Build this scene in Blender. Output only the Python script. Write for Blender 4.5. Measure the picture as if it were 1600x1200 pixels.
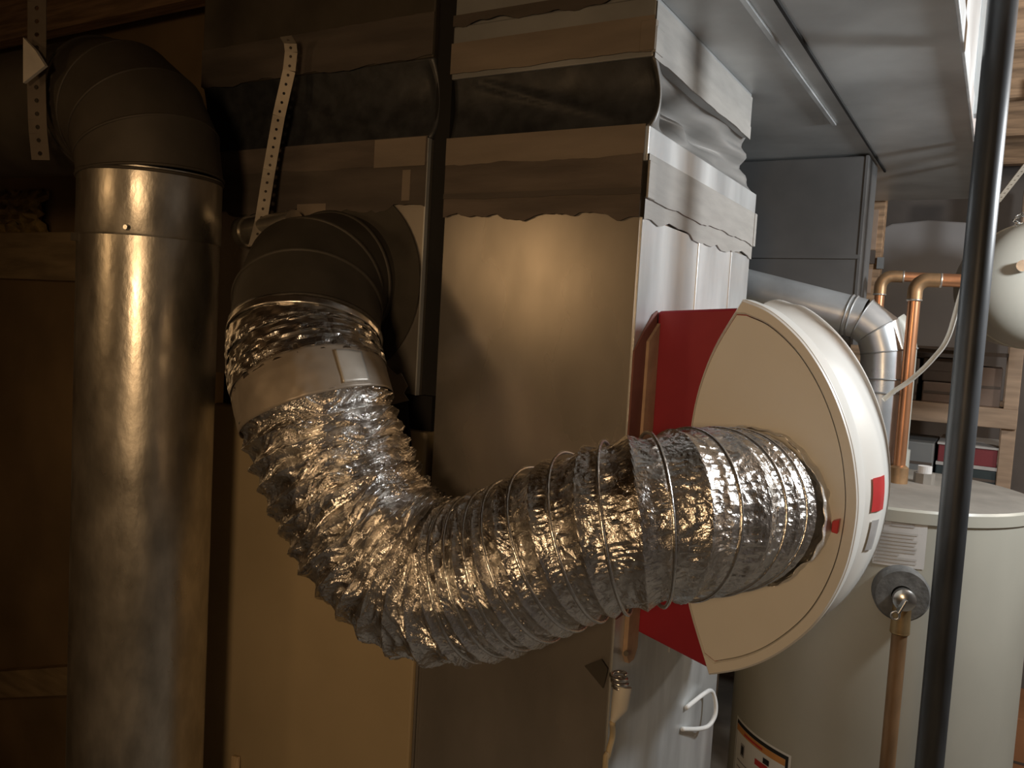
import bpy, math, random
import numpy as np
from mathutils import Vector, Matrix
random.seed(7); RNG = np.random.default_rng(11)
for o in list(bpy.data.objects): bpy.data.objects.remove(o, do_unlink=True)
SC = bpy.context.scene; COL = SC.collection

# ------------------------------------------------------------------ camera
# metres; x runs along the furnace front to the right, y away from it, z up; the plenum corner stands at (0, 0)
F, PITCH, ROLL, YAW = 1300.0, math.radians(4.05), math.radians(3.3), math.radians(30.2)
CAM = Vector((0.363, -0.888, 1.5))
ROT = Matrix.Rotation(YAW, 4, 'Z') @ Matrix.Rotation(math.pi/2 - PITCH, 4, 'X') @ Matrix.Rotation(ROLL, 4, 'Z')
cd = bpy.data.cameras.new('camera'); cam = bpy.data.objects.new('camera', cd); COL.objects.link(cam)
cam.matrix_world = Matrix.Translation(CAM) @ ROT
cd.sensor_width = 36.0; cd.lens = F/1600*36; cd.clip_start = 0.02
SC.camera = cam
# ------------------------------------------------------------------ world, lights, exposure
W = bpy.data.worlds.new('basement_air'); SC.world = W; W.use_nodes = True
W.node_tree.nodes['Background'].inputs[0].default_value = (0.8, 0.85, 1.0, 1)
W.node_tree.nodes['Background'].inputs[1].default_value = 0.0
def lamp(name, kind, loc, power, col, size, aim=None, **k):
    l = bpy.data.lights.new(name, kind); l.energy = power; l.color = col; l.shadow_soft_size = size
    for a, v in k.items(): setattr(l, a, v)
    o = bpy.data.objects.new(name, l); COL.objects.link(o); o.location = loc
    if aim is not None: o.rotation_euler = (Vector(aim) - Vector(loc)).to_track_quat('-Z', 'Y').to_euler()
    return o
# warm clamp light held low on the left, and a small warm bulb further left, and the white bulb hanging beyond the trunk duct on the right
lamp('warm_work_light', 'SPOT', (0.40, -1.65, 1.60), 25, (1.0, 0.65, 0.35), 0.12, (-0.25, 0.0, 1.26), spot_size=math.radians(66), spot_blend=1.0)
lamp('warm_bulb_on_the_left', 'POINT', (-0.95, -1.45, 1.68), 2.7, (1.0, 0.62, 0.30), 0.10)
lamp('white_bulb', 'POINT', (0.82, 0.50, 1.80), 27, (0.93, 0.97, 1.0), 0.05)
lamp('far_fill_light', 'POINT', (1.55, 1.20, 2.02), 22, (1.0, 0.93, 0.84), 0.05)  # added out of view to brighten the shelves, no lamp known there
SC.view_settings.view_transform = 'Standard'; SC.view_settings.look = 'None'
SC.view_settings.gamma = 1.0; SC.view_settings.use_curve_mapping = False
SC.view_settings.exposure = 0.0

# ------------------------------------------------------------------ helpers
def V(*a): return Vector(a)
def ray(px, py): return (ROT.to_3x3() @ Vector(((px-800)/F, -(py-600)/F, -1)))
HEAD = Vector((-math.sin(YAW), math.cos(YAW), 0))
def at(px, py, d): r = ray(px, py); return CAM + r*(d/r.dot(HEAD))          # point at a horizontal distance d
def on_y(px, py, y): r = ray(px, py); return CAM + r*((y-CAM.y)/r.y)
def on_x(px, py, x): r = ray(px, py); return CAM + r*((x-CAM.x)/r.x)
def on_z(px, py, z): r = ray(px, py); return CAM + r*((z-CAM.z)/r.z)
BASE = {}
def thing(name, label, cat, base=(0,0,0), group=None):
    o = bpy.data.objects.new(name, None); COL.objects.link(o); o.location = base; BASE[o] = Vector(base)
    o.empty_display_size = 0.05
    return tag(o, label, cat, group)
def tag(o, label, cat, group=None, kind=None):
    if label: o['label'] = label
    if cat: o['category'] = cat
    if group: o['group'] = group
    if kind: o['kind'] = kind
    return o
def mesh(name, verts, faces, mat, parent=None, smooth=False, base=None, bevel=0, autosmooth=None, solid=0, kind=None):
    b = BASE[parent] if parent is not None else Vector(base if base is not None else (0,0,0))
    me = bpy.data.meshes.new(name)
    if isinstance(verts, np.ndarray): vv = (verts - np.array(b)).tolist()
    else: vv = [tuple(Vector(v)-b) for v in verts]
    me.from_pydata(vv, [], faces); me.update()
    o = bpy.data.objects.new(name, me); COL.objects.link(o); BASE[o] = b
    if parent is not None: o.parent = parent
    else: o.location = b
    if mat: me.materials.append(mat)
    if smooth: me.polygons.foreach_set('use_smooth', [True]*len(me.polygons))
    if autosmooth is not None:
        me.polygons.foreach_set('use_smooth', [True]*len(me.polygons)); me.set_sharp_from_angle(angle=math.radians(autosmooth))
    if solid: m = o.modifiers.new('solid', 'SOLIDIFY'); m.thickness = solid; m.offset = 0
    if bevel: m = o.modifiers.new('bevel', 'BEVEL'); m.width = bevel; m.segments = 2; m.limit_method = 'ANGLE'
    if kind: o['kind'] = kind
    return o
class MB:
    def __init__(s): s.v = []; s.f = []
    def add(s, v, f): n = len(s.v); s.v += [Vector(x) for x in v]; s.f += [tuple(i+n for i in q) for q in f]; return s
    def box(s, a, b):
        x0,y0,z0 = a; x1,y1,z1 = b
        return s.add([(x0,y0,z0),(x1,y0,z0),(x1,y1,z0),(x0,y1,z0),(x0,y0,z1),(x1,y0,z1),(x1,y1,z1),(x0,y1,z1)],
                     [(0,3,2,1),(4,5,6,7),(0,1,5,4),(1,2,6,5),(2,3,7,6),(3,0,4,7)])
    def bar(s, p, q, w, h, up=(0,0,1)):
        p = Vector(p); q = Vector(q); d = (q-p).normalized(); x = d.cross(Vector(up))
        if x.length < 1e-4: x = d.cross(Vector((1,0,0)))
        x.normalize(); y = x.cross(d)
        c = [(-1,-1),(1,-1),(1,1),(-1,1)]
        v = [p+x*(a*w/2)+y*(b*h/2) for a,b in c]+[q+x*(a*w/2)+y*(b*h/2) for a,b in c]
        return s.add(v, [(3,2,1,0),(4,5,6,7),(0,1,5,4),(1,2,6,5),(2,3,7,6),(3,0,4,7)])
    def tube(s, pts, r, n=20, caps=True, up=None):
        pts = [Vector(p) for p in pts]; m = len(pts); rr = r if hasattr(r, '__len__') else [r]*m
        T = []
        for i in range(m):
            a = (pts[i]-pts[i-1]).normalized() if i else (pts[1]-pts[0]).normalized()
            b = (pts[i+1]-pts[i]).normalized() if i < m-1 else a
            T.append((a+b).normalized() if (a+b).length > 1e-5 else a)
        x = T[0].orthogonal().normalized() if up is None else Vector(up)
        V_ = []
        for i in range(m):
            x = (x - T[i]*x.dot(T[i])).normalized(); y = T[i].cross(x)
            k = 1.0
            V_ += [pts[i] + (x*math.cos(2*math.pi*j/n)+y*math.sin(2*math.pi*j/n))*rr[i]*k for j in range(n)]
        f = [(i*n+j, i*n+(j+1)%n, (i+1)*n+(j+1)%n, (i+1)*n+j) for i in range(m-1) for j in range(n)]
        if caps: f += [tuple(range(n-1,-1,-1)), tuple(range((m-1)*n, m*n))]
        return s.add(V_, f)
    def cut(s, p0, n0, p1, n1, r, n=48, caps=False):
        """straight pipe piece whose ends are cut by planes through p0 and p1"""
        p0, n0, p1, n1 = map(Vector, (p0, n0, p1, n1)); d = (p1-p0).normalized()
        x = d.orthogonal().normalized(); y = d.cross(x); V_ = []
        for p, nn in ((p0, n0), (p1, n1)):
            for j in range(n):
                q = p + (x*math.cos(2*math.pi*j/n)+y*math.sin(2*math.pi*j/n))*r
                V_.append(q - d*((q-p).dot(nn)/d.dot(nn)))
        f = [(j, (j+1)%n, n+(j+1)%n, n+j) for j in range(n)]
        if caps: f += [tuple(range(n-1,-1,-1)), tuple(range(n, 2*n))]
        return s.add(V_, f)
    def ring(s, p, nrm, r, t, n=48, k=8, axis=None):
        """a round bead along the cut circle at p"""
        p = Vector(p); nrm = Vector(nrm).normalized(); d = Vector(axis).normalized() if axis is not None else nrm
        x = d.orthogonal().normalized(); y = d.cross(x); pts = []
        for j in range(n):
            q = p + (x*math.cos(2*math.pi*j/n)+y*math.sin(2*math.pi*j/n))*r
            pts.append(q - d*((q-p).dot(nrm)/d.dot(nrm)))
        V_ = []
        for q in pts:
            o_ = (q-p).normalized()
            V_ += [q + o_*(t*math.cos(2*math.pi*i/k)) + nrm*(t*math.sin(2*math.pi*i/k)) for i in range(k)]
        return s.add(V_, [(j*k+i, j*k+(i+1)%k, ((j+1)%n)*k+(i+1)%k, ((j+1)%n)*k+i) for j in range(n) for i in range(k)])
    def prism(s, poly, axis, a, b):
        """closed outline (pairs) extruded along axis from a to b: axis y takes (x, z), axis x takes (y, z), axis z takes (x, y)"""
        def mk(p, t): return {'y': (p[0], t, p[1]), 'x': (t, p[0], p[1]), 'z': (p[0], p[1], t)}[axis]
        n = len(poly)
        return s.add([mk(p, a) for p in poly]+[mk(p, b) for p in poly],
                     [tuple(range(n)), tuple(range(2*n-1, n-1, -1))]+[(i, n+i, n+(i+1)%n, (i+1)%n) for i in range(n)])
    def lathe(s, prof, c, n=64, axis=(0,0,1)):
        c = Vector(c); d = Vector(axis).normalized(); x = d.orthogonal().normalized(); y = d.cross(x); m = len(prof)
        V_ = [c + d*h + (x*math.cos(2*math.pi*j/n)+y*math.sin(2*math.pi*j/n))*r for r, h in prof for j in range(n)]
        f = [(i*n+j, i*n+(j+1)%n, (i+1)*n+(j+1)%n, (i+1)*n+j) for i in range(m-1) for j in range(n)]
        return s.add(V_, f)
    def build(s, name, mat, parent=None, **k): return mesh(name, s.v, s.f, mat, parent, **k)
def spline(pts, n):
    P = [Vector(p) for p in pts]; P = [P[0]*2-P[1]]+P+[P[-1]*2-P[-2]]; out = []; m = len(P)-3
    for i in range(m):
        a,b,c,d = P[i:i+4]
        for k in range(n):
            t = k/n; out.append(0.5*((2*b)+(c-a)*t+(2*a-5*b+4*c-d)*t*t+(3*b-a-3*c+d)*t**3))
    out.append(P[-2].copy()); return out

# ------------------------------------------------------------------ materials
def node_mat(name):
    m = bpy.data.materials.new(name); m.use_nodes = True; nt = m.node_tree
    return m, nt, nt.nodes['Principled BSDF']
def mat(name, col, rough=0.6, metal=0.0, var=0.12, scale=18, stretch=(1,1,1), bump=0.0, bscale=60, rvar=0.0, col2=None, thr=(0.35,0.65), spec=0.5, coat=0.0, detail=5):
    m, nt, b = node_mat(name); N = nt.nodes.new; L = nt.links.new
    tc = N('ShaderNodeTexCoord'); mp = N('ShaderNodeMapping'); mp.inputs['Scale'].default_value = stretch
    L(tc.outputs['Object'], mp.inputs['Vector'])
    n1 = N('ShaderNodeTexNoise'); n1.inputs['Scale'].default_value = scale; n1.inputs['Detail'].default_value = detail; L(mp.outputs[0], n1.inputs['Vector'])
    cr = N('ShaderNodeValToRGB'); L(n1.outputs['Fac'], cr.inputs[0])
    c2 = col2 or tuple(c*(1-2*var) for c in col); c1 = col if col2 else tuple(min(1, c*(1+var)) for c in col)
    cr.color_ramp.elements[0].position = thr[0]; cr.color_ramp.elements[0].color = (*c2, 1)
    cr.color_ramp.elements[1].position = thr[1]; cr.color_ramp.elements[1].color = (*c1, 1)
    L(cr.outputs[0], b.inputs['Base Color'])
    b.inputs['Metallic'].default_value = metal; b.inputs['Roughness'].default_value = rough
    b.inputs['Specular IOR Level'].default_value = spec
    if coat: b.inputs['Coat Weight'].default_value = coat; b.inputs['Coat Roughness'].default_value = 0.15
    if rvar:
        mr = N('ShaderNodeMapRange'); mr.inputs['From Min'].default_value = 0.3; mr.inputs['From Max'].default_value = 0.7
        mr.inputs['To Min'].default_value = max(0.03, rough-rvar); mr.inputs['To Max'].default_value = min(1, rough+rvar)
        n3 = N('ShaderNodeTexNoise'); n3.inputs['Scale'].default_value = scale*0.6; n3.inputs['Detail'].default_value = 4
        L(mp.outputs[0], n3.inputs['Vector']); L(n3.outputs['Fac'], mr.inputs['Value']); L(mr.outputs[0], b.inputs['Roughness'])
    if bump:
        n2 = N('ShaderNodeTexNoise'); n2.inputs['Scale'].default_value = bscale; n2.inputs['Detail'].default_value = 4; L(mp.outputs[0], n2.inputs['Vector'])
        bp = N('ShaderNodeBump'); bp.inputs['Strength'].default_value = bump; bp.inputs['Distance'].default_value = 0.004
        L(n2.outputs['Fac'], bp.inputs['Height']); L(bp.outputs[0], b.inputs['Normal'])
    return m
M = {}
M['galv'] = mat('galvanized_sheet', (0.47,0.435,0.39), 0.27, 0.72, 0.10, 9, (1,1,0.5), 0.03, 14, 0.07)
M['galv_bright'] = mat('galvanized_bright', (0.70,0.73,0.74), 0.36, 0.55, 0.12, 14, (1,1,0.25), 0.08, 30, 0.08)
M['galv_dull'] = mat('galvanized_dull', (0.40,0.41,0.41), 0.5, 0.6, 0.10, 7, (1,1,1), 0.05, 15, 0.1)
M['galv_pipe'] = mat('galvanized_pipe', (0.62,0.58,0.50), 0.34, 0.92, 0.10, 40, (1,1,0.5), 0.10, 90, 0.08)
M['trunk'] = mat('trunk_sheet', (0.60,0.62,0.62), 0.42, 0.45, 0.12, 5, (1,1,1), 0.06, 12, 0.08)
M['vent'] = mat('bright_vent_metal', (0.68,0.71,0.73), 0.33, 0.6, 0.10, 12, (1,1,1), 0.06, 40, 0.06)
M['dark_metal'] = mat('sooty_duct_metal', (0.075,0.066,0.052), 0.6, 0.3, 0.15, 12, (1,1,1), 0.03, 30, 0.08)
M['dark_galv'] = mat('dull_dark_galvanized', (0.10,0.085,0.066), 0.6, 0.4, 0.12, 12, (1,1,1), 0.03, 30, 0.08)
M['branch'] = mat('dark_branch_sheet', (0.13,0.13,0.13), 0.6, 0.4, 0.12, 5)
M['canvas'] = mat('black_canvas', (0.038,0.040,0.043), 0.42, 0, 0.2, 40, (1,1,1), 0.1, 70, 0.08)
M['canvas_grey'] = mat('grey_canvas', (0.25,0.245,0.235), 0.42, 0, 0.06, 10, (1,1,1), 0.05, 40)
M['tape'] = mat('grey_duct_tape', (0.36,0.345,0.32), 0.6, 0.0, 0.05, 14, (1,1,6), 0.08, 60)
M['tape_dark'] = mat('dirty_tape', (0.10,0.082,0.068), 0.75, 0.0, 0.12, 7, (1,1,6), 0.1, 40)
M['tape_tan'] = mat('tan_tape', (0.24,0.195,0.15), 0.7, 0.0, 0.08, 7, (1,1,5), 0.08, 40)
M['mastic'] = mat('smeared_sealant', (0.135,0.108,0.088), 0.8, 0, 0.13, 7, (1,1,6), 0.3, 40)
M['cabinet'] = mat('tan_cabinet_enamel', (0.46,0.37,0.23), 0.42, 0.0, 0.04, 6, (1,1,1), 0.02, 90)
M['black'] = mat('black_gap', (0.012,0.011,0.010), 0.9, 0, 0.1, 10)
M['foil'] = mat('crinkled_foil', (0.82,0.80,0.77), 0.24, 1.0, 0.06, 60, (1,1,1), 0.35, 260, 0.07)
M['foil_wire'] = mat('foil_over_wire', (0.84,0.84,0.83), 0.25, 1.0, 0.05, 50, (1,1,1), 0.25, 200)
M['foil_tape'] = mat('foil_tape', (0.74,0.71,0.66), 0.28, 1.0, 0.08, 40, (1,1,1), 0.2, 60)
M['cuff'] = mat('crumpled_cuff_foil', (0.74,0.73,0.70), 0.36, 0.6, 0.08, 60, (1,1,1), 0.3, 150)
M['duct_tape'] = mat('taupe_duct_tape', (0.36,0.31,0.25), 0.45, 0.3, 0.08, 20, (1,1,1), 0.06, 60)
M['duct_tape_pale'] = mat('pale_tape_patch', (0.55,0.52,0.46), 0.4, 0.3, 0.06, 20, (1,1,1), 0.06, 60)
M['red'] = mat('red_plastic', (0.37,0.022,0.040), 0.42, 0, 0.06, 12, (1,1,1), 0.02, 90)
M['redbrown'] = mat('red_brown_edge', (0.22,0.085,0.065), 0.6, 0, 0.1, 20)
M['white_plastic'] = mat('white_plastic', (0.86,0.85,0.80), 0.4, 0, 0.02, 8, (1,1,1), 0.01, 90)
M['cardboard_strip'] = mat('tan_gasket', (0.52,0.36,0.24), 0.8, 0, 0.1, 30)
M['decal_red'] = mat('red_decal', (0.62,0.05,0.05), 0.35, 0, 0.05, 30)
M['decal_white'] = mat('white_decal', (0.85,0.85,0.83), 0.4, 0, 0.02, 30)
M['decal_black'] = mat('black_print', (0.02,0.02,0.02), 0.5, 0, 0.05, 30)
M['decal_orange'] = mat('orange_print', (0.72,0.33,0.10), 0.5, 0, 0.05, 30)
M['print_grey'] = mat('grey_print', (0.42,0.41,0.40), 0.6, 0, 0.1, 30)
M['print_pale'] = mat('faded_print', (0.50,0.49,0.47), 0.6, 0, 0.06, 30)
M['paper'] = mat('grey_paper_label', (0.62,0.61,0.59), 0.6, 0, 0.04, 20)
M['enamel'] = mat('beige_grey_enamel', (0.45,0.44,0.375), 0.36, 0, 0.05, 5, (1,1,0.6), 0.02, 40, 0.05)
M['heater_top'] = mat('dusty_heater_top', (0.24,0.22,0.19), 0.7, 0, 0.10, 14, (1,1,1), 0.03, 60)
M['foam'] = mat('grey_foam', (0.14,0.14,0.135), 0.85, 0, 0.15, 60, (1,1,1), 0.2, 160)
M['steel'] = mat('bright_steel', (0.72,0.72,0.70), 0.25, 1.0, 0.06, 40)
M['brass'] = mat('weathered_brass', (0.40,0.28,0.14), 0.45, 0.8, 0.15, 30)
M['rust_pipe'] = mat('brown_discharge_pipe', (0.30,0.18,0.09), 0.55, 0.35, 0.2, 25, (1,1,0.3))
M['copper'] = mat('copper', (0.78,0.38,0.20), 0.34, 0.85, 0.14, 20, (1,1,0.4), 0.02, 60, 0.08)
M['copper_dull'] = mat('tarnished_copper', (0.52,0.33,0.18), 0.45, 0.8, 0.14, 30)
M['solder'] = mat('solder', (0.75,0.72,0.66), 0.3, 0.9, 0.1, 60)
M['iron'] = mat('black_iron', (0.065,0.071,0.078), 0.40, 0.2, 0.25, 30, (1,1,0.2), 0.05, 80)  # base lifted towards grey-blue to carry the glare haze over the pole
M['tank_white'] = mat('cream_tank_paint', (0.74,0.73,0.64), 0.38, 0, 0.03, 6)
M['tube_white'] = mat('white_plastic_tube', (0.70,0.68,0.62), 0.4, 0, 0.04, 20)
M['cable_white'] = mat('white_cable', (0.85,0.86,0.84), 0.4, 0, 0.02, 20)
M['wire_beige'] = mat('beige_wire', (0.55,0.46,0.30), 0.5, 0, 0.04, 20)
M['pvc'] = mat('grey_green_pipe', (0.50,0.51,0.46), 0.45, 0.2, 0.08, 12, (1,1,0.4))
M['joist'] = mat('joist_wood', (0.42,0.27,0.16), 0.75, 0, 0.2, 7, (1,14,14), 0.15, 30)
M['shelf_wood'] = mat('shelf_wood', (0.50,0.36,0.25), 0.7, 0, 0.12, 6, (1,8,8), 0.08, 30)
M['subfloor'] = mat('subfloor', (0.22,0.15,0.09), 0.8, 0, 0.2, 5, (1,5,1), 0.1, 20)
M['concrete'] = mat('concrete_floor', (0.27,0.235,0.19), 0.85, 0, 0.15, 5, (1,1,1), 0.15, 30)
M['wall'] = mat('brown_block_wall', (0.34,0.235,0.125), 0.85, 0, 0.15, 3, (1,1,1), 0.25, 25)
M['wall_b'] = mat('back_wall_paint', (0.24,0.21,0.19), 0.85, 0, 0.12, 4, (1,1,1), 0.15, 20)
M['sill'] = mat('weathered_sill_board', (0.44,0.33,0.19), 0.8, 0, 0.14, 6, (1,6,8), 0.1, 30)
M['insul'] = mat('yellowed_insulation', (0.50,0.36,0.14), 0.95, 0, 0.3, 30, (1,1,1), 0.6, 60)
M['strap'] = mat('galvanized_strap', (0.42,0.37,0.30), 0.55, 0.5, 0.08, 30)
M['strap_dark'] = mat('dark_brown_strap', (0.15,0.12,0.09), 0.6, 0.3, 0.08, 30)  # dark brown tone for the top left strap
M['twist'] = mat('lit_strap_facet', (0.90,0.85,0.76), 0.42, 0.5, 0.06, 30)  # pale colour paints the warm lamplight caught by the bent facet
M['panel_grey'] = mat('grey_wrapped_panel', (0.33,0.32,0.32), 0.6, 0, 0.05, 4)
M['box_brown'] = mat('brown_carton', (0.26,0.19,0.15), 0.8, 0, 0.12, 8)
M['box_dark'] = mat('dark_carton', (0.14,0.11,0.09), 0.8, 0, 0.12, 8)
M['box_grey'] = mat('grey_bin', (0.26,0.27,0.27), 0.6, 0, 0.08, 8)
M['box_tan'] = mat('tan_card', (0.42,0.30,0.22), 0.8, 0, 0.10, 12)
M['tray_red'] = mat('dark_red_tray', (0.26,0.045,0.055), 0.5, 0, 0.08, 8)
M['teal'] = mat('dark_teal_case', (0.045,0.065,0.07), 0.5, 0, 0.1, 8)
M['orange_box'] = mat('orange_brown_carton', (0.48,0.22,0.10), 0.8, 0, 0.08, 8)
M['stick'] = mat('pale_wood_stick', (0.72,0.55,0.34), 0.6, 0, 0.08, 20, (8,8,1))

# ------------------------------------------------------------------ the setting
def struct(o): o['kind'] = 'structure'; return o
X0, X1, Y0, Y1, ZC = -2.7, 2.4, -2.6, 2.75, 2.32
struct(MB().box((X0-.1,Y0-.1,-.1),(X1+.1,Y1+.1,0)).build('floor', M['concrete']))
ceil = struct(MB().box((X0-.1,Y0-.1,ZC),(X1+.1,Y1+.1,ZC+.05)).build('ceiling', M['subfloor']))
jm = MB().box((X0,-.019,ZC-.20),(X1,.019,ZC)).build('joist', M['joist'], ceil); jm.location.y = -0.95
for k in range(1, 9):
    c = jm.copy(); COL.objects.link(c); c.location.y = -0.95+0.41*k; c.parent = ceil
struct(MB().box((X0,Y1,0),(X1,Y1+.1,ZC)).build('wall_back', M['wall_b']))
struct(MB().box((X1,Y0-.1,0),(X1+.1,Y1+.1,ZC)).build('wall_right', M['wall_b']))
struct(MB().box((X0-.1,Y0-.1,0),(X0,Y1+.1,ZC)).build('wall_end', M['wall']))
struct(MB().box((X0,Y0-.1,0),(X1,Y0,ZC)).build('wall_front', M['wall']))
wl = struct(MB().box((X0,.36,0),(-.80,.46,ZC)).build('wall_left', M['wall']))
MB().box((X0,.325,1.545),(-1.2,.36,1.665)).build('sill_board', M['sill'], wl, bevel=.004)
def lump_strip(x0, x1, z0, z1, y, amp, nx, nz):
    v = []; f = []
    for j in range(nz+1):
        for i in range(nx+1):
            e = math.sin(math.pi*min(max(j/nz,.0),1))
            v.append((x0+(x1-x0)*i/nx, y-amp*(.25+RNG.random()*.75)*(.3+.7*e), z0+(z1-z0)*(j/nz)+(RNG.random()-.5)*.02*(j==nz)))
    for j in range(nz):
        for i in range(nx): a = j*(nx+1)+i; f.append((a,a+1,a+nx+2,a+nx+1))
    return v, f
v, f = lump_strip(-2.6,-1.74,1.66,1.775,.36,.05,60,9)
mesh('insulation_batt', v, f, M['insul'], wl, autosmooth=50)
MB().bar((-2.15,.345,.37),(-1.40,.345,.60),.03,.07,up=(0,0,1)).build('leaning_ledge_board', M['sill'], wl)

# ------------------------------------------------------------------ sheet metal boxes
def torn(x0, x1, z0, z1, axis, c, n=40, jag=.006, t=.0012, both=False):
    """strip of tape with an uneven lower (or both) edge on a vertical face"""
    top = []; bot = []
    for i in range(n+1):
        u = x0+(x1-x0)*i/n
        w = jag*(RNG.random()-.5)*.5 + jag*(math.sin(i*.23+z0*77)*.6+math.sin(i*.51+x0*31+z0*13)*.45+math.sin(i*1.13+z1*91)*.25)
        top.append((u, z1+(jag*.4*(RNG.random()-.5) if both else 0))); bot.append((u, z0+w))
    poly_v = []; f = []
    m = MB()
    def pt(p, d): return (p[0], c-d, p[1]) if axis == 'y' else (c+d, p[0], p[1])
    vs = [pt(p, t) for p in top]+[pt(p, t) for p in bot]+[pt(p, 0.0) for p in top]+[pt(p, 0.0) for p in bot]
    k = n+1
    for i in range(n):
        f += [(i, i+1, k+i+1, k+i), (2*k+i, i, i+1, 2*k+i+1)[::-1] , (k+i, k+i+1, 3*k+i+1, 3*k+i)]
    return m.add(vs, f)
def sheet_box(x0, x1, y0, y1, z0, z1, bow=.004):
    """closed box; front and right faces carry a slight cross-broken bow, subdivided"""
    m = MB(); n = 14
    m.box((x0+.001,y0+.004,z0),(x1-.004,y1,z1))
    for face in 'fr':
        v = []; f = []
        for j in range(n+1):
            for i in range(n+1):
                a, b = i/n, j/n; h = bow*(1-abs(2*a-1))*(1-abs(2*b-1))
                if face == 'f': v.append((x0+(x1-x0)*a, y0-h, z0+(z1-z0)*b))
                else: v.append((x1+h, y0+(y1-y0)*a, z0+(z1-z0)*b))
        for j in range(n):
            for i in range(n): q = j*(n+1)+i; f.append((q,q+1,q+n+2,q+n+1))
        m.add(v, f)
    return m

# supply plenum (right): lower case, box, canvas, upper collar
PX0 = -.268
pl = thing('supply_plenum', 'tall galvanized sheet metal plenum carrying the red and white humidifier', 'duct', (-.134,.235,0))
sheet_box(PX0, 0, 0, .47, 0.0, 1.73, .002).build('plenum_box', M['galv'], pl, autosmooth=30)
MB().box((PX0-.003,-.0015,.0),(PX0+.0005,.3,1.06)).build('lower_edge', M['galv'], pl)
# lighter side sheet: the right face gets a brighter galvanized colour than the front
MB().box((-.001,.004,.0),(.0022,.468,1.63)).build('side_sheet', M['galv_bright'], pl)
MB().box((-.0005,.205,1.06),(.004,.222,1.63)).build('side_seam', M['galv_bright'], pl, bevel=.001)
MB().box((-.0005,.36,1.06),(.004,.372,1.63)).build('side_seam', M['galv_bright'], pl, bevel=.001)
torn(PX0, .001, 1.632, 1.70, 'y', -.0035, 50, .005).build('sealant_smear', M['mastic'], pl)
torn(PX0, .002, 1.655, 1.662, 'y', -.0048, 40, .001).build('tape_strip', M['tape_dark'], pl)
torn(PX0, .002, 1.698, 1.732, 'y', -.004, 40, .0015).build('tape_strip', M['tape_tan'], pl)
MB().box((-.004,-.001,1.692),(.005,.471,1.731)).build('top_flange', M['galv_bright'], pl, bevel=.001)
torn(.0, .470, 1.650, 1.700, 'x', .004, 40, .0022, .003).build('tape_strip', M['tape'], pl)
torn(.002, .470, 1.628, 1.652, 'x', .0026, 40, .006, .002).build('tape_strip', M['tape'], pl)
MB().box((.0055,.0,1.651),(.0085,.022,1.693)).build('tape_tab', M['tape'], pl, bevel=.001)
MB().box((.0055,.462,1.648),(.0085,.474,1.70)).build('tape_tab', M['tape'], pl, bevel=.001)
def canvas(x0, x1, y0, y1, zb, zt, pin, side, top_in=0.0):
    """flexible connector: front run then right run, sucked in between its two metal rims"""
    nx, ny, nz = 46, 60, 18; v = []; f = []
    per = [('f', i/nx) for i in range(nx)]+[('r', i/ny) for i in range(ny+1)]
    for j in range(nz+1):
        t = j/nz; e = math.sin(math.pi*t)
        for k, (s, a) in enumerate(per):
            x, y = (x0+(x1-x0)*a, y0) if s == 'f' else (x1, y0+(y1-y0)*a)
            if s == 'f':
                c = math.exp(-((1-a)/.10)**2)
                crease = .004*math.exp(-((t-(1-a)*.95-.02)/.05)**2)*(a > .12)
                y += pin*e*.8 - crease*e ; x += c*.010*math.sin(math.pi*t**.7)*1.0
                y += c*.006*e
            else:
                fold = sum(.0042*math.sin(a*q*7+t*p*9+ph)*math.exp(-a*.8) for q, p, ph in ((1.3,1.0,.4),(2.1,-1.4,1.9),(.7,2.2,3.0)))*(1-math.exp(-(a/.16)**2))
                c = math.exp(-(a/.10)**2)
                x += -side*e*(1-c)*(.55+.45*math.sin(a*3+.5)) + c*.010*math.sin(math.pi*t**.7) + fold*e*2.2
                y += c*.006*e
                y -= top_in*t*a
            v.append((x, y, zb+(zt-zb)*t))
    n = len(per)
    for j in range(nz):
        for k in range(n-1): q = j*n+k; f.append((q,q+1,q+n+1,q+n))
    return v, f
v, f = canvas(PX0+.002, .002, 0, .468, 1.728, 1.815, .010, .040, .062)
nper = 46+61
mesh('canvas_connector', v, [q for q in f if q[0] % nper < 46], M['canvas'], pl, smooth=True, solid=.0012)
sv = mesh('canvas_connector', v, [q for q in f if q[0] % nper >= 46], M['canvas_grey'], pl, smooth=True, solid=.0012)  # side run of the same connector, lighter grey than the front
sv['label'] = 'grey creased side of the connector'
# upper collar: narrower at the back than the box below
UY = .405
MB().box((PX0,.002,1.87),(-.003,UY,2.09)).build('upper_duct', M['galv_dull'], pl)
MB().box((PX0,-.002,1.806),(.004,UY,1.872)).build('upper_collar', M['galv_dull'], pl, bevel=.002)
torn(PX0, .004, 1.812, 1.850, 'y', -.0035, 40, .0012).build('tape_strip', M['tape_tan'], pl)
torn(PX0, .004, 1.872, 1.885, 'y', -.0025, 40, .004).build('tape_strip', M['tape_dark'], pl)
torn(-.002, UY, 1.804, 1.822, 'x', .0042, 40, .0012, .002).build('tape_strip', M['tape'], pl)
torn(-.002, UY, 1.820, 1.866, 'x', .0042, 40, .0012, .001).build('tape_strip', M['tape'], pl)
MB().box((-.012,-.006,1.812),(.0065,.002,1.845)).build('tape_tab', M['tape_tan'], pl, bevel=.001)
MB().box((.002,-.004,1.81),(.0075,.02,1.838)).build('tape_tab', M['tape'], pl, bevel=.001)

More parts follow.
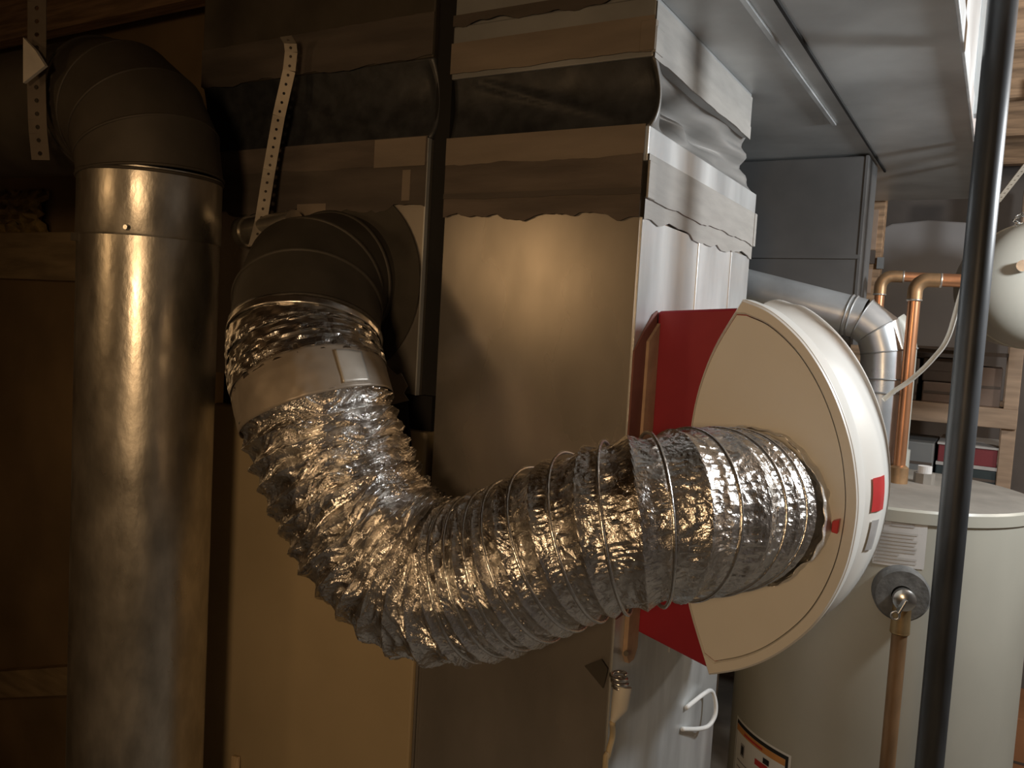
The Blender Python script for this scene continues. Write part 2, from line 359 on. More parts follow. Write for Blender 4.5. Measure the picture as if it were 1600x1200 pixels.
# return duct (left) above the furnace cabinet
RX0, RX1 = -.74, -.298
rd = thing('return_duct', 'dim sheet metal duct box behind the black takeoff elbow', 'duct', (-.52,.23,1.40))
sheet_box(RX0, RX1, 0, .47, 1.40, 1.735, .003).build('duct_box', M['galv'], rd, autosmooth=30)
MB().box((RX1-.0012,-.004,1.40),(RX1+.0008,.003,1.735)).build('edge_flange', M['galv_bright'], rd)
torn(RX0, RX1, 1.645, 1.705, 'y', -.0035, 60, .006).build('sealant_smear', M['tape_dark'], rd)
torn(RX0, RX1, 1.702, 1.738, 'y', -.004, 40, .0015).build('tape_strip', M['mastic'], rd)
MB().box((-.385,-.0062,1.70),(-.30,-.0038,1.737)).build('tape_patch', M['tape_tan'], rd)
MB().box((-.335,-.0068,1.655),(-.322,-.0036,1.695)).build('tape_patch', M['tape_tan'], rd)
MB().box((-.525,-.005,1.625),(-.47,-.003,1.655)).build('tape_patch', M['tape_tan'], rd)
v, f = canvas(RX0+.002, RX1-.002, 0, .47, 1.733, 1.842, .012, .01)
mesh('canvas_connector', v, f, M['canvas'], rd, smooth=True, solid=.0015)
MB().box((RX0,-.002,1.838),(RX1,.47,2.09)).build('upper_duct', M['dark_galv'], rd, bevel=.002)  # dark colour carries the shade on the unlit upper duct
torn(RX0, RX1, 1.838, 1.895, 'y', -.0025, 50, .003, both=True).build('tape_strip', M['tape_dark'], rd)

# black sheet standing in for the darkness of the open slit between both ducts, set back
slit = tag(MB().box((RX1+.002,.006,1.401),(PX0-.004,.05,2.09)).build('slit_shade', M['black'], base=(-.283,.03,1.401)),
           'narrow black strip standing in for the dark slit between the two sheet metal ducts', 'dark slit')

# furnace cabinet (left, lower)
fc = thing('furnace_cabinet', 'tan enamelled furnace cabinet below the foil flex duct', 'furnace', (-.49,.30,0))
MB().box((-.692,-.002,.0),(-.280,.60,1.352)).build('cabinet_body', M['cabinet'], fc, bevel=.004)
MB().box((-.685,.012,1.352),(-.282,.58,1.399)).build('gap_shade', M['black'], fc)  # black block stands in for the shaded gap under the duct
MB().box((-.275,-.0035,.0),(-.2718,.01,1.06)).build('edge_strip', M['galv'], fc)

# trunk duct running away under the joists, branch duct behind
tr = thing('trunk_duct', 'wide galvanized trunk duct hung under the ceiling above the water heater', 'duct', (.146,.4,1.87))
MB().prism([(.0,-.75),(.292,-.75),(.292,1.45),(-.29,1.45),(-.29,.412),(.0,.412)], 'z', 1.872, 2.09).build('duct_body', M['trunk'], tr, bevel=.002)
for x, w, mt in ((.085,.006,'galv_bright'),(.118,.004,'black')):
    MB().box((x,-.75,1.868),(x+w,1.05 if mt == 'black' else .62,1.8725)).build('seam', M[mt], tr)
MB().box((.290,-.75,1.866),(.2945,1.45,1.90)).build('edge_flange', M['galv_bright'], tr, bevel=.001)
for y in (.02, .62, 1.2):
    MB().box((.292,y,1.872),(.300,y+.03,2.09)).build('drive_cleat', M['galv_bright'], tr, bevel=.001)
br = thing('branch_duct', 'dark duct box dropping from the trunk behind the silver vent pipe', 'duct', (-.25,.93,1.50))
MB().box((-.62,.87,1.50),(.108,1.0,1.868)).build('duct_body', M['branch'], br, bevel=.003)
MB().box((-.62,.866,1.668),(.110,.871,1.676)).build('seam', M['branch'], br)
MB().box((.1065,.868,1.50),(.1115,1.0,1.868)).build('edge_flange', M['branch'], br)

# ------------------------------------------------------------------ big round pipe on the left
def elbow(path_fn, n, r, parent, mats, name='gore', bead=.0022, bead_mat=None, first=None, last=None, shrink=0.0):
    """mitred elbow: path_fn(t) centre, cut planes perpendicular to the bend"""
    pts = [path_fn(i/n) for i in range(n+1)]
    nr = []
    for i in range(n+1):
        a = (pts[i]-pts[i-1]).normalized() if i else (first or (pts[1]-pts[0])).normalized()
        b = (pts[i+1]-pts[i]).normalized() if i < n else (last or (pts[-1]-pts[-2])).normalized()
        nr.append((a+b).normalized())
    for i in range(n):
        MB().cut(pts[i], nr[i], pts[i+1], nr[i+1], r-shrink*(i%2), 56).build(name, mats[i % len(mats)], parent, autosmooth=40)
    for i in range(n+1):
        ax = (pts[min(i+1,n)]-pts[max(i-1,0)])
        MB().ring(pts[i], nr[i], r, bead, 56, 6, axis=ax).build('seam_bead', bead_mat or mats[0], parent, smooth=True)
    return pts
PXC, PYC, PR = -.645, -.155, .0895
fp = thing('flue_pipe', 'large round galvanized pipe rising at the left and turning at the ceiling', 'pipe', (PXC,PYC,0))
MB().tube([(PXC,PYC,0),(PXC,PYC,1.60)], PR, 72, False).build('pipe_section', M['galv_pipe'], fp, autosmooth=40)
MB().tube([(PXC,PYC,1.585),(PXC,PYC,1.588),(PXC,PYC,1.672)], [PR+.0006,PR+.0018,PR+.0012], 72, False).build('sleeve', M['galv_pipe'], fp, autosmooth=40)
MB().ring((PXC,PYC,1.668),(0,0,1),PR+.001,.0025,72,6).build('seam_bead', M['dark_galv'], fp, smooth=True)
def fpe(t): a = t*math.pi/2; R = .105; return V(PXC-R+R*math.cos(a), PYC, 1.668+R*math.sin(a))
pts = elbow(fpe, 4, PR+.002, fp, [M['dark_galv']], first=V(0,0,1), last=V(-1,0,0), bead_mat=M['dark_galv'])
MB().tube([pts[-1]+V(.004,0,0), V(-2.68,PYC,1.79)], PR+.001, 64, False).build('horizontal_section', M['dark_galv'], fp, autosmooth=40)
MB().tube([V(PXC+.055,PYC-PR+.019,1.594)+V(.0,-.002,0), V(PXC+.057,PYC-PR+.012,1.594)], [.004,.003], 10).build('screw', M['steel'], fp)
MB().box((PXC-.035,PYC-PR-.0015,1.576),(PXC-.030,PYC-PR+.01,1.586)).build('crimp', M['dark_galv'], fp)

# perforated hanger straps
def strap(name, label, pts, wdir, width=.019, step=.013, mt='strap', hole=.0030, group='perforated metal hanger straps'):
    P = [Vector(p) for p in pts]; wd = Vector(wdir).normalized(); v = []; f = []
    samples = []
    seg = [(P[i+1]-P[i]).length for i in range(len(P)-1)]; tot = sum(seg); n = int(tot/step)
    def pos(s):
        for i, l in enumerate(seg):
            if s <= l or i == len(seg)-1: return P[i]+(P[i+1]-P[i])*(s/l)
            s -= l
    for k in range(n):
        a, b = pos(k*tot/n), pos((k+1)*tot/n); d = (b-a); L = d.length; d.normalize(); w = (wd-d*wd.dot(d)).normalized()
        c = (a+b)/2; base = len(v); h = L/2; e = width/2
        for (i, j) in ((-1,-1),(0,-1),(1,-1),(1,0),(1,1),(0,1),(-1,1),(-1,0)): v.append(c+w*(i*e)+d*(j*h))
        for (i, j) in ((-.7,-.7),(0,-1),(.7,-.7),(1,0),(.7,.7),(0,1),(-.7,.7),(-1,0)): v.append(c+w*(i*hole)+d*(j*hole))
        f += [(base+q, base+(q+1)%8, base+8+(q+1)%8, base+8+q) for q in range(8)]
    o = mesh(name, v, f, M[mt], base=tuple(P[0]), solid=.0012)
    return tag(o, label, 'strap', group)
cam_x = Vector((math.cos(YAW), math.sin(YAW), 0))
strap('hanger_strap', 'perforated metal strap hanging slanted above the black takeoff elbow',
      [on_y(447,57,-.045), on_y(456,72,-.03), on_y(452,110,-.03), on_y(436,180,-.03), on_y(420,270,-.035), on_y(408,345,-.045), on_y(398,385,-.058)], cam_x, .0175, .0125, hole=.0021)
ls = strap('hanger_strap', 'twisted metal strap holding up the horizontal pipe at top left',
      [on_y(60,-60,-.262), on_y(58,0,-.262), on_y(58,58,-.262), on_y(57,130,-.262), on_y(59,200,-.258), on_y(64,250,-.252)], cam_x, .024, .016, mt='strap_dark')
q = [on_y(41,60,-.272), on_y(60,80,-.268), on_y(75,104,-.262), on_y(41,131,-.276)]
mesh('strap_twist', [p+V(0,-.004,0) for p in q]+q, [(0,1,2,3),(7,6,5,4),(0,4,5,1),(1,5,6,2),(2,6,7,3),(3,7,4,0)], M['twist'], ls)
# small stub pipe
sp = thing('stub_pipe', 'short small galvanized stub beside the top of the takeoff elbow', 'pipe', (-.56,-.035,1.60))
MB().tube([(-.603,-.032,1.612),(-.50,-.032,1.624)], .019, 24).build('stub', M['galv_pipe'], sp, autosmooth=40)
MB().tube([(-.606,-.032,1.612),(-.592,-.032,1.613)], .0215, 24).build('end_cap', M['galv_pipe'], sp, autosmooth=40)

# ------------------------------------------------------------------ takeoff elbow
mouth = on_y(478, 530, -.128)
TX, TZ, TR = mouth.x-.055, mouth.z+.078, .0915
te = thing('takeoff_elbow', 'sooty black round takeoff elbow leaving the left duct box', 'duct elbow', (TX,0,TZ))
MB().lathe([(.132,.0),(.132,.003),(TR,.003),(TR,.03)], (TX,-.001,TZ), 64, (0,-1,0)).build('flange', M['dark_metal'], te, autosmooth=40)
c0 = V(TX,-.026,TZ)
end_dir = V(.34,-.40,-.85).normalized()
def tke(t): return c0*(1-t)**3+(c0+V(0,-.052,0))*3*t*(1-t)**2+(mouth-end_dir*.052)*3*t*t*(1-t)+mouth*t**3
pts = elbow(tke, 3, TR, te, [M['dark_metal']], first=V(0,-1,0), last=end_dir, bead_mat=M['dark_metal'], bead=.003)
MB().cut(V(TX,-.002,TZ), V(0,-1,0), c0, V(0,-1,0), TR-.001, 56).build('collar', M['dark_metal'], te, autosmooth=40)
E_END = pts[-1]

# ------------------------------------------------------------------ foil flex duct
path = [E_END - end_dir*.006, E_END + end_dir*.022,
        at(492,628,.985), at(514,700,.970), at(550,780,.952), at(612,868,.930), at(698,910,.902), at(800,884,.870),
        at(900,840,.842), at(1000,814,.828), at(1080,801,.842), at(1134,795,.884), on_y(1166,791,.052), on_y(1167,790,.066)]
C_ = np.array([tuple(p) for p in spline(path, 60)])
seg = np.linalg.norm(np.diff(C_, axis=0), axis=1); S_ = np.concatenate([[0], np.cumsum(seg)]); LEN = S_[-1]
def centre(s): return np.stack([np.interp(s, S_, C_[:,k]) for k in range(3)], -1)
def frames(sv):
    c = centre(sv); tt = np.gradient(centre(np.linspace(0, LEN, 400)), axis=0); ss = np.linspace(0, LEN, 400)
    T = np.stack([np.interp(sv, ss, np.convolve(np.pad(tt[:,k], 7, mode='edge'), np.ones(15)/15, 'valid')) for k in range(3)], -1)
    T /= np.linalg.norm(T, axis=1)[:,None]
    x = np.array([1.0, 0, 0]); X = np.zeros_like(T)
    for i in range(len(sv)):
        x = x - T[i]*x.dot(T[i]); x /= np.linalg.norm(x); X[i] = x
    return c, T, X, np.cross(T, X)
def vnoise(u, v, pv):
    """value noise, periodic in v with period pv"""
    g = RNG.random((int(u.max())+3, pv)); iu = np.floor(u).astype(int); iv = np.floor(v).astype(int)
    fu = u-iu; fv = v-iv; fu = fu*fu*(3-2*fu); fv = fv*fv*(3-2*fv)
    a = g[iu, iv % pv]; b = g[iu+1, iv % pv]; c = g[iu, (iv+1) % pv]; d = g[iu+1, (iv+1) % pv]
    return (a*(1-fu)+b*fu)*(1-fv)+(c*(1-fu)+d*fu)*fv
def smooth01(x, a, b): t = np.clip((x-a)/(b-a), 0, 1); return t*t*(3-2*t)
RB = .087
sfine = np.linspace(0, LEN, 2000)
S_LOOSE = .50                                                       # where the crumpled half gives way to the stretched half
pitch = .0225 + .0155*smooth01(sfine, S_LOOSE-.10, S_LOOSE+.10)
turns = np.concatenate([[0], np.cumsum(np.diff(sfine)/pitch[1:])])
def radius(s, phi, crinkle=True):
    tau = np.interp(s, sfine, turns) + phi/(2*np.pi); d = np.abs((tau % 1.0)-.5)*2       # 1 at a wire, 0 midway
    rib = np.clip((d-.0), 0, 1)
    rib = rib**2.2
    st = smooth01(s, S_LOOSE-.12, S_LOOSE+.06)
    r = RB + .0042*(1-st) - (.0095-.0015*st)*(1-rib)
    if crinkle:
        k = phi/(2*np.pi)
        wire = 1-.85*np.clip((d-.72)/.28, 0, 1)
        # crumpled half: long folds along the hoops, a little askew; stretched half: small dents
        sk = s + .010*np.sin(2*np.pi*k*3+s*25) + .006*np.sin(2*np.pi*k*7-s*60)
        f1 = vnoise(sk/.0085+6, (k*10+s*5) % 10, 10); f2 = vnoise(sk/.0040+9, (k*20-s*9) % 20, 20); f3 = vnoise(s/.0040+3, (k*110) % 110, 110)
        folds = (1-np.abs(f1*2-1))*1.0+(1-np.abs(f2*2-1))*.70+f3*.16-.88
        d1 = vnoise(s/.011+3, (k*44+s*20) % 44, 44); d2 = vnoise(s/.0055+3, (k*100) % 100, 100)
        dents = (1-np.abs(d1*2-1))*.8+(1-np.abs(d2*2-1))*.6-.7
        big = vnoise(s/.05+2, k*9, 9)
        r = r + .0052*folds*(1-st)*(.4+.6*wire) + .0026*dents*st*wire + (.006*(1-st)+.002*st)*(big-.5)
    return r
def skin(s0, s1, ns, nphi, off=0.0, fn=None):
    s = np.linspace(s0, s1, ns); ph = np.linspace(0, 2*np.pi, nphi, endpoint=False)
    c, T, X, Y = frames(s); SS, PP = np.meshgrid(s, ph, indexing='ij')
    r = fn(SS, PP) if fn else radius(SS, PP)+off
    v = c[:,None,:]+r[...,None]*(X[:,None,:]*np.cos(PP)[...,None]+Y[:,None,:]*np.sin(PP)[...,None])
    idx = np.arange(ns*nphi).reshape(ns, nphi); a = idx[:-1]; b = idx[1:]
    f = np.stack([a, np.roll(a,-1,1), np.roll(b,-1,1), b], -1).reshape(-1,4)
    return v.reshape(-1,3), f.tolist()
fd = thing('flex_duct', 'crinkled silver foil flex duct curving from the elbow to the humidifier', 'flex duct', tuple(C_[len(C_)//2]))
v, f = skin(.107, LEN, 680, 270)
mesh('foil_sleeve', v, f, M['foil'], fd)
# wire helix under the foil shows as a clean rib on the stretched half
sw = []
tmin, tmax = np.interp(S_LOOSE-.10, sfine, turns), turns[-1]-.5
tau = np.linspace(tmin, tmax, 1500)
def helix():
    # wire where tau_total = n + .5 ... solve s for each phi along the spiral
    # ridge sits where (turns(s) + phi/2pi) mod 1 = 0
    k0 = math.ceil(tmin); out = []
    th = np.linspace(0, (math.floor(tmax)-k0)*2*np.pi, 1800)
    s = np.interp(k0+th/(2*np.pi), turns, sfine); phi = (-th) % (2*np.pi)
    return s, phi, th
s, phi, th = helix()
# along the spiral turns(s) + phi/2pi stays whole
c, T, X, Y = frames(s)
r = RB-.0006
wv = c + r*(X*np.cos(phi)[:,None]+Y*np.sin(phi)[:,None])
rad = (wv-c)/r; K = 6; vv = []
for i in range(K):
    a = 2*math.pi*i/K; vv.append(wv + .0021*(rad*math.cos(a)+T*math.sin(a)))
vv = np.stack(vv, 1).reshape(-1,3); n = len(wv)
mesh('wire_helix', vv, [(i*K+j, i*K+(j+1)%K, (i+1)*K+(j+1)%K, (i+1)*K+j) for i in range(n-1) for j in range(K)], M['foil_wire'], fd, smooth=True)
PATCH0, PATCH1 = .03, .085
def band(s0, s1, r, wr, seed, name, mt, tilt=0.0, part=None, ns=14, flat=True):
    ph0 = np.random.default_rng(seed); q = ph0.random(6)*6.28
    def fn(S, P):
        w = sum(np.sin(P*m+q[i]+S*40*(i-2)) for i, m in enumerate((3,5,9,14,23)))/5
        g = vnoise(S/.006+2, (P/(2*np.pi)*60) % 60, 60)
        return r + wr*(w*.6+(g-.5)*1.4)
    ns_ = max(4, int((s1-s0)/.0022)); v, f = skin(s0, s1, ns_, 200, fn=fn)
    if part:                                                          # only an arc of the band
        nph = 200; keep = []
        for q4 in f:
            j = q4[0] % nph
            if part[0] <= j/nph <= part[1]: keep.append(q4)
        f = keep
    return mesh(name, v, f, M[mt], fd, smooth=not flat, solid=.0008)
band(.000, .012, .0935, .0004, 1, 'clamp_ring', 'foil_tape', flat=False)
band(.010, .036, .0912, .0014, 2, 'foil_tape_wrap', 'foil_tape')
band(.034, .060, .0908, .0018, 3, 'foil_tape_wrap', 'foil_tape')
band(.055, .078, .0912, .0018, 4, 'foil_tape_wrap', 'foil_tape')
band(.074, .112, .0918, .0007, 5, 'duct_tape_wrap', 'duct_tape', flat=False)
band(.026, .034, .0925, .0022, 6, 'tape_edge', 'foil_wire')
band(.046, .055, .0925, .0024, 7, 'tape_edge', 'foil_wire')
band(.062, .074, .0926, .0026, 8, 'tape_edge', 'foil_wire')
band(.080, .108, .0930, .0005, 9, 'tape_patch', 'duct_tape_pale', part=(PATCH0,PATCH1), flat=False)
band(LEN-.026, LEN-.001, .0885, .0036, 10, 'end_cuff', 'cuff')
tg = thing('torn_tape_flap', 'torn brown flap of tape on the duct edge right of the flex duct', 'tape', (-.335,-.01,1.40))
MB().prism([(-.375,1.398),(-.36,1.425),(-.345,1.437),(-.325,1.425),(-.318,1.428),(-.306,1.412),(-.312,1.402),(-.303,1.393),(-.33,1.385)], 'y', -.012, -.0105).build('flap', M['tape_tan'], tg)
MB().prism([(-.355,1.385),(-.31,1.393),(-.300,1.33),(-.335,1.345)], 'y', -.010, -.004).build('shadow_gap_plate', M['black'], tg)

# ------------------------------------------------------------------ humidifier
HY0, HY1 = .065, .345
hu = thing('humidifier', 'white drum cover humidifier with dark red housing on the plenum side', 'humidifier', (.1,.19,1.10))
red = [(.004,1.131),(.100,1.107),(.135,1.16),(.135,1.49),(.108,1.535),(.004,1.527)]
MB().prism(red, 'y', HY0+.004, HY1-.01).build('housing', M['red'], hu, bevel=.003)
MB().prism([(.033,1.112),(.042,1.100),(.058,1.100),(.068,1.112),(.068,1.512),(.036,1.490)], 'x', .0024, .008).build('gasket', M['cardboard_strip'], hu)
MB().prism([(.001,1.165),(.034,1.165),(.066,1.165),(.066,1.527),(.052,1.522),(.030,1.504),(.001,1.478)], 'x', .0023, .0045).build('mounting_flange', M['redbrown'], hu)
outer = [(.105,1.5445),(.135,1.533),(.166,1.5095),(.190,1.482),(.211,1.4485),(.228,1.41),(.239,1.372),(.2455,1.325),(.2425,1.275),(.233,1.235),(.217,1.198),(.196,1.168),(.166,1.138),(.135,1.117),(.099,1.101)]
inner = [(.069,1.176),(.060,1.22),(.0555,1.27),(.053,1.32),(.054,1.37),(.058,1.42),(.0665,1.46),(.080,1.497)]
def smooth_poly(p, n):
    q = spline([V(a, b, 0) for a, b in p], n); return [(a.x, a.y) for a in q]
OUT = smooth_poly(outer, 5); INN = smooth_poly([(.099,1.101)]+inner+[(.105,1.5445)], 4)
lens = OUT + INN[1:-1]
cen = V(.145, 1.325, 0)
def scaled(poly, k): return [(cen.x+(a-cen.x)*k, cen.y+(b-cen.y)*k) for a, b in poly]
# near side: outer rim band, groove, inner panel
def annulus(pa, pb, y):
    n = len(pa); return MB().add([(a, y, b) for a, b in pa]+[(a, y, b) for a, b in pb], [(i, (i+1) % n, n+(i+1) % n, n+i) for i in range(n)])
inset = [(cen.x+(a-cen.x)*(.885 if i < len(OUT) else .992), cen.y+(b-cen.y)*(.93 if i < len(OUT) else .985)) for i, (a, b) in enumerate(lens)]
inset2 = [(cen.x+(a-cen.x)*.990, cen.y+(b-cen.y)*.990) for a, b in inset]
n = len(lens); m = MB()
rings = [[(a, HY0+.003, b) for a, b in scaled(lens, 1.0)], [(a, HY0, b) for a, b in scaled(lens, .988)], [(a, HY0, b) for a, b in inset], [(a, HY0+.003, b) for a, b in inset2]]
vs = [p for r_ in rings for p in r_]; fs = [(k*n+i, k*n+(i+1) % n, (k+1)*n+(i+1) % n, (k+1)*n+i) for k in range(3) for i in range(n)]
m.add(vs, fs).build('side_rim', M['white_plastic'], hu, autosmooth=40)
MB().add([(a, HY0+.0015, b) for a, b in scaled(inset2, .994)]+[(a, HY0+.006, b) for a, b in scaled(inset2, .994)],
         [tuple(range(n))]+[(i, n+i, n+(i+1) % n, (i+1) % n) for i in range(n)]).build('side_panel', M['white_plastic'], hu)
# outer shell: profile of (distance outwards, y) swept along the outer arc
prof = [(0.0,HY0+.003),(.0005,HY0+.012),(.001,HY0+.045),(.0,HY0+.055),(-.007,HY0+.066),(-.0075,HY0+.080),(.0,HY0+.098),(.007,HY0+.118),(.010,HY0+.14),(.0125,HY0+.165),(.0115,HY0+.20),(.006,HY0+.245),(-.008,HY1-.006),(-.02,HY1)]
vs = []; no = len(OUT)
for i, (a, b) in enumerate(OUT):
    p = OUT[max(i-1,0)]; q = OUT[min(i+1,no-1)]; tx, tz = q[0]-p[0], q[1]-p[1]; l = math.hypot(tx, tz); nx, nz = -tz/l, tx/l
    if nx*(a-cen.x)+nz*(b-cen.y) < 0: nx, nz = -nx, -nz
    k = 1.0 if 3 < i < no-4 else .75
    for d, y in prof: vs.append((a+nx*d*k, y, b+nz*d*k))
kp = len(prof)
fs = [(i*kp+j, i*kp+j+1, (i+1)*kp+j+1, (i+1)*kp+j) for i in range(no-1) for j in range(kp-1)]
shell = mesh('cover_shell', vs, fs, M['white_plastic'], hu, smooth=True, solid=.002)
sm = shell.modifiers.new('sub', 'SUBSURF'); sm.levels = 1; sm.render_levels = 1
MB().prism(lens, 'y', HY1-.008, HY1-.004).build('far_panel', M['white_plastic'], hu)
def shell_patch(i0, i1, y0, y1, lift, name, mt):
    v = []; ids = list(range(i0, i1+1)); ny = 6
    ys = [p[1] for p in prof]; ds = [p[0] for p in prof]
    for i in ids:
        a, b = OUT[i]; p = OUT[i-1]; q = OUT[i+1]; tx, tz = q[0]-p[0], q[1]-p[1]; l = math.hypot(tx, tz); nx, nz = tz/l*-1, tx/l
        if nx*(a-cen.x)+nz*(b-cen.y) < 0: nx, nz = -nx, -nz
        for j in range(ny+1):
            y = y0+(y1-y0)*j/ny; d = float(np.interp(y, ys, ds))+lift; v.append((a+nx*d, y, b+nz*d))
    m_ = ny+1
    return mesh(name, v, [(i*m_+j, i*m_+j+1, (i+1)*m_+j+1, (i+1)*m_+j) for i in range(len(ids)-1) for j in range(ny)], M[mt], hu, smooth=True)
shell_patch(33, 37, HY0+.10, HY0+.135, .0026, 'red_sticker', 'decal_red')
shell_patch(38, 42, HY0+.105, HY0+.125, .0026, 'specification_sticker', 'print_grey')
MB().prism([(.2225,1.297),(.2225,1.309),(.230,1.312),(.229,1.296)], 'y', HY0-.010, HY0+.001).build('red_clip', M['decal_red'], hu, bevel=.001)

# ------------------------------------------------------------------ water heater
HX, HYC, HR, HZ = .200, .800, .244, 1.245
wh = thing('water_heater', 'tall beige grey cylindrical water heater behind the black pole', 'water heater', (HX,HYC,0))
MB().lathe([(HR-.01,0),(HR,.01),(HR,HZ-.024),(HR+.003,HZ-.022),(HR+.003,HZ-.004),(HR,HZ)], (HX,HYC,0), 128).build('jacket', M['enamel'], wh, autosmooth=30)
MB().lathe([(HR,HZ),(HR-.004,HZ+.001),(HR-.03,HZ+.004),(.001,HZ+.010)], (HX,HYC,0), 128).build('top_cap', M['heater_top'], wh, autosmooth=40)
def cyl_hit(px, py, r=HR):
    d = ray(px, py); ox, oy = CAM.x-HX, CAM.y-HYC; a = d.x**2+d.y**2; b = 2*(ox*d.x+oy*d.y); c = ox*ox+oy*oy-r*r
    t = (-b-math.sqrt(max(b*b-4*a*c, 0)))/(2*a); p = CAM+d*t; return math.atan2(p.y-HYC, p.x-HX), p.z
def cyl_patch(name, mt, a0, a1, z0, z1, lift, parent, n=14):
    v = []; 
    for i in range(n+1):
        a = a0+(a1-a0)*i/n
        for z in (z0, z1): v.append((HX+(HR+lift)*math.cos(a), HYC+(HR+lift)*math.sin(a), z))
    return mesh(name, v, [(2*i, 2*i+2, 2*i+3, 2*i+1) for i in range(n)], M[mt], parent, smooth=True)
a0, zt = cyl_hit(1369, 808); a1, zb = cyl_hit(1443, 890)
lb = cyl_patch('instruction_label', 'paper', a0, a1, zb, zt, .0010, wh)
for k in range(9):
    z = zt-.018-(zt-zb-.026)*k/8.4; w = (.88,.80,.88,.84,.88,.86,.5,.9,.9)[k]
    cyl_patch('print_line', 'print_pale', a0+(a1-a0)*.07, a0+(a1-a0)*(.07+.86*w), z-.0045, z-.001, .0016, lb, 8)
cyl_patch('print_heading', 'print_grey', a0+(a1-a0)*.3, a0+(a1-a0)*.75, zt-.010, zt-.004, .0016, lb, 6)
a0, zt = cyl_hit(1154, 1122); a1, _ = cyl_hit(1234, 1170); zb = zt-.14
wp = cyl_patch('warning_label', 'decal_white', a0-.02, a1+.02, zb-.005, zt+.004, .0008, wh)
cyl_patch('label_border', 'decal_black', a0, a1, zb, zt, .0012, wp)
cyl_patch('label_field', 'decal_white', a0+.010, a1-.022, zb+.003, zt-.007, .0016, wp)
cyl_patch('label_heading', 'decal_orange', a0+.012, a1-.022, zt-.019, zt-.007, .0020, wp)
cyl_patch('heading_print', 'decal_red', a0+(a1-a0)*.24, a0+(a1-a0)*.62, zt-.0155, zt-.0115, .0024, wp)
cyl_patch('tank_icon', 'print_grey', a0+(a1-a0)*.17, a0+(a1-a0)*.27, zt-.058, zt-.034, .0022, wp, 4)
cyl_patch('tank_icon', 'decal_black', a0+(a1-a0)*.19, a0+(a1-a0)*.25, zt-.054, zt-.038, .0025, wp, 4)
cyl_patch('flame_icon', 'decal_red', a0+(a1-a0)*.50, a0+(a1-a0)*.72, zt-.049, zt-.038, .0024, wp, 5)
cyl_patch('flame_icon', 'decal_black', a0+(a1-a0)*.64, a0+(a1-a0)*.74, zt-.036, zt-.026, .0025, wp, 4)
for k in range(4): cyl_patch('print_line', 'print_grey', a0+(a1-a0)*.10, a0+(a1-a0)*(.85-.1*(k % 2)), zt-.072-.012*k, zt-.069-.012*k, .0022, wp, 8)
# relief valve
av, zv = cyl_hit(1405, 922); nv = V(math.cos(av), math.sin(av), 0); pv = V(HX, HYC, zv)+nv*HR
rv = thing('relief_valve', 'relief valve in a grey foam ring on the water heater with brown discharge pipe', 'valve', tuple(pv))
MB().lathe([(.012,.0),(.041,.0),(.042,.004),(.042,.028),(.039,.032),(.016,.032),(.015,.02)], pv, 40, nv).build('foam_ring', M['foam'], rv, autosmooth=40)
MB().lathe([(.014,.0),(.014,.045),(.017,.046),(.017,.056),(.012,.060),(.0005,.061)], pv, 24, nv).build('valve_body', M['steel'], rv, autosmooth=40)
tv = V(-nv.y, nv.x, 0)
MB().bar(pv+nv*.064+V(0,0,.004), pv+nv*.066-tv*.010+V(0,0,-.018), .012, .004).build('test_lever', M['steel'], rv, bevel=.001)
MB().ring(pv+nv*.067-tv*.013+V(0,0,-.022), nv, .006, .0018, 16, 6).build('lever_loop', M['steel'], rv, smooth=True)
dp = pv+nv*.038
MB().tube([dp+V(0,0,-.012), dp+V(0,0,-.055)], [.0135,.0145], 20).build('threaded_outlet', M['brass'], rv, autosmooth=40)
MB().tube([dp+V(0,0,-.050), dp+V(0,0,-.30), V(dp.x,dp.y,.06)], .0115, 20).build('discharge_pipe', M['rust_pipe'], rv, autosmooth=40)
MB().ring(dp+V(0,0,-.056), (0,0,1), .0125, .0022, 24, 6).build('solder_ring', M['brass'], rv, smooth=True)

# vent pipe over the heater
vp = thing('vent_pipe', 'shiny silver vent pipe sloping from behind the plenum to the water heater', 'pipe', (.186,.80,1.255))
VR = .039
j1 = at(1384, 528, 1.555); 
zc = 1.255
MB().tube([V(.178,.80,zc), V(.178,.80,1.44)], VR-.001, 40, False).build('vertical_section', M['vent'], vp, autosmooth=40)
vdir = (V(-.14,.80,1.612)-V(.15,.80,1.545)).normalized()
P0, P3 = V(.178,.80,1.44), V(.135,.80,1.549)
B1, B2 = P0+V(0,0,.052), P3-vdir*.04
def vpe(t): return P0*(1-t)**3+B1*3*t*(1-t)**2+B2*3*t*t*(1-t)+P3*t**3
elbow(vpe, 3, VR, vp, [M['vent']], first=V(0,0,1), last=vdir, bead=.0016, bead_mat=M['galv_dull'])
MB().tube([P3, P3+vdir*.75], VR-.0008, 48, False).build('sloping_section', M['vent'], vp, autosmooth=40)
for k in (.02, .028): MB().ring(P3+vdir*k, vdir, VR, .0018, 40, 6).build('crimp_ring', M['galv_dull'], vp, smooth=True)
MB().ring(V(.178,.80,1.415),(0,0,1),VR,.002,40,6).build('crimp_ring', M['galv_dull'], vp, smooth=True)
MB().lathe([(VR,1.255),(VR+.005,1.255),(VR+.006,1.265),(VR+.003,1.28),(VR,1.285)], (.178,.80,0), 40).build('draft_hood', M['galv_dull'], vp, autosmooth=40)
gp = thing('grey_upright_pipe', 'dull grey green upright pipe just behind the silver vent elbow', 'pipe', (.232,.905,1.25))
g0 = at(1412, 560, 1.64)
MB().tube([V(g0.x,g0.y,1.252), V(g0.x,g0.y,1.50), V(g0.x-.004,g0.y,1.522), V(g0.x-.012,g0.y,1.54), V(g0.x-.022,g0.y,1.55)], .0225, 28).build('pipe', M['pvc'], gp, autosmooth=50)
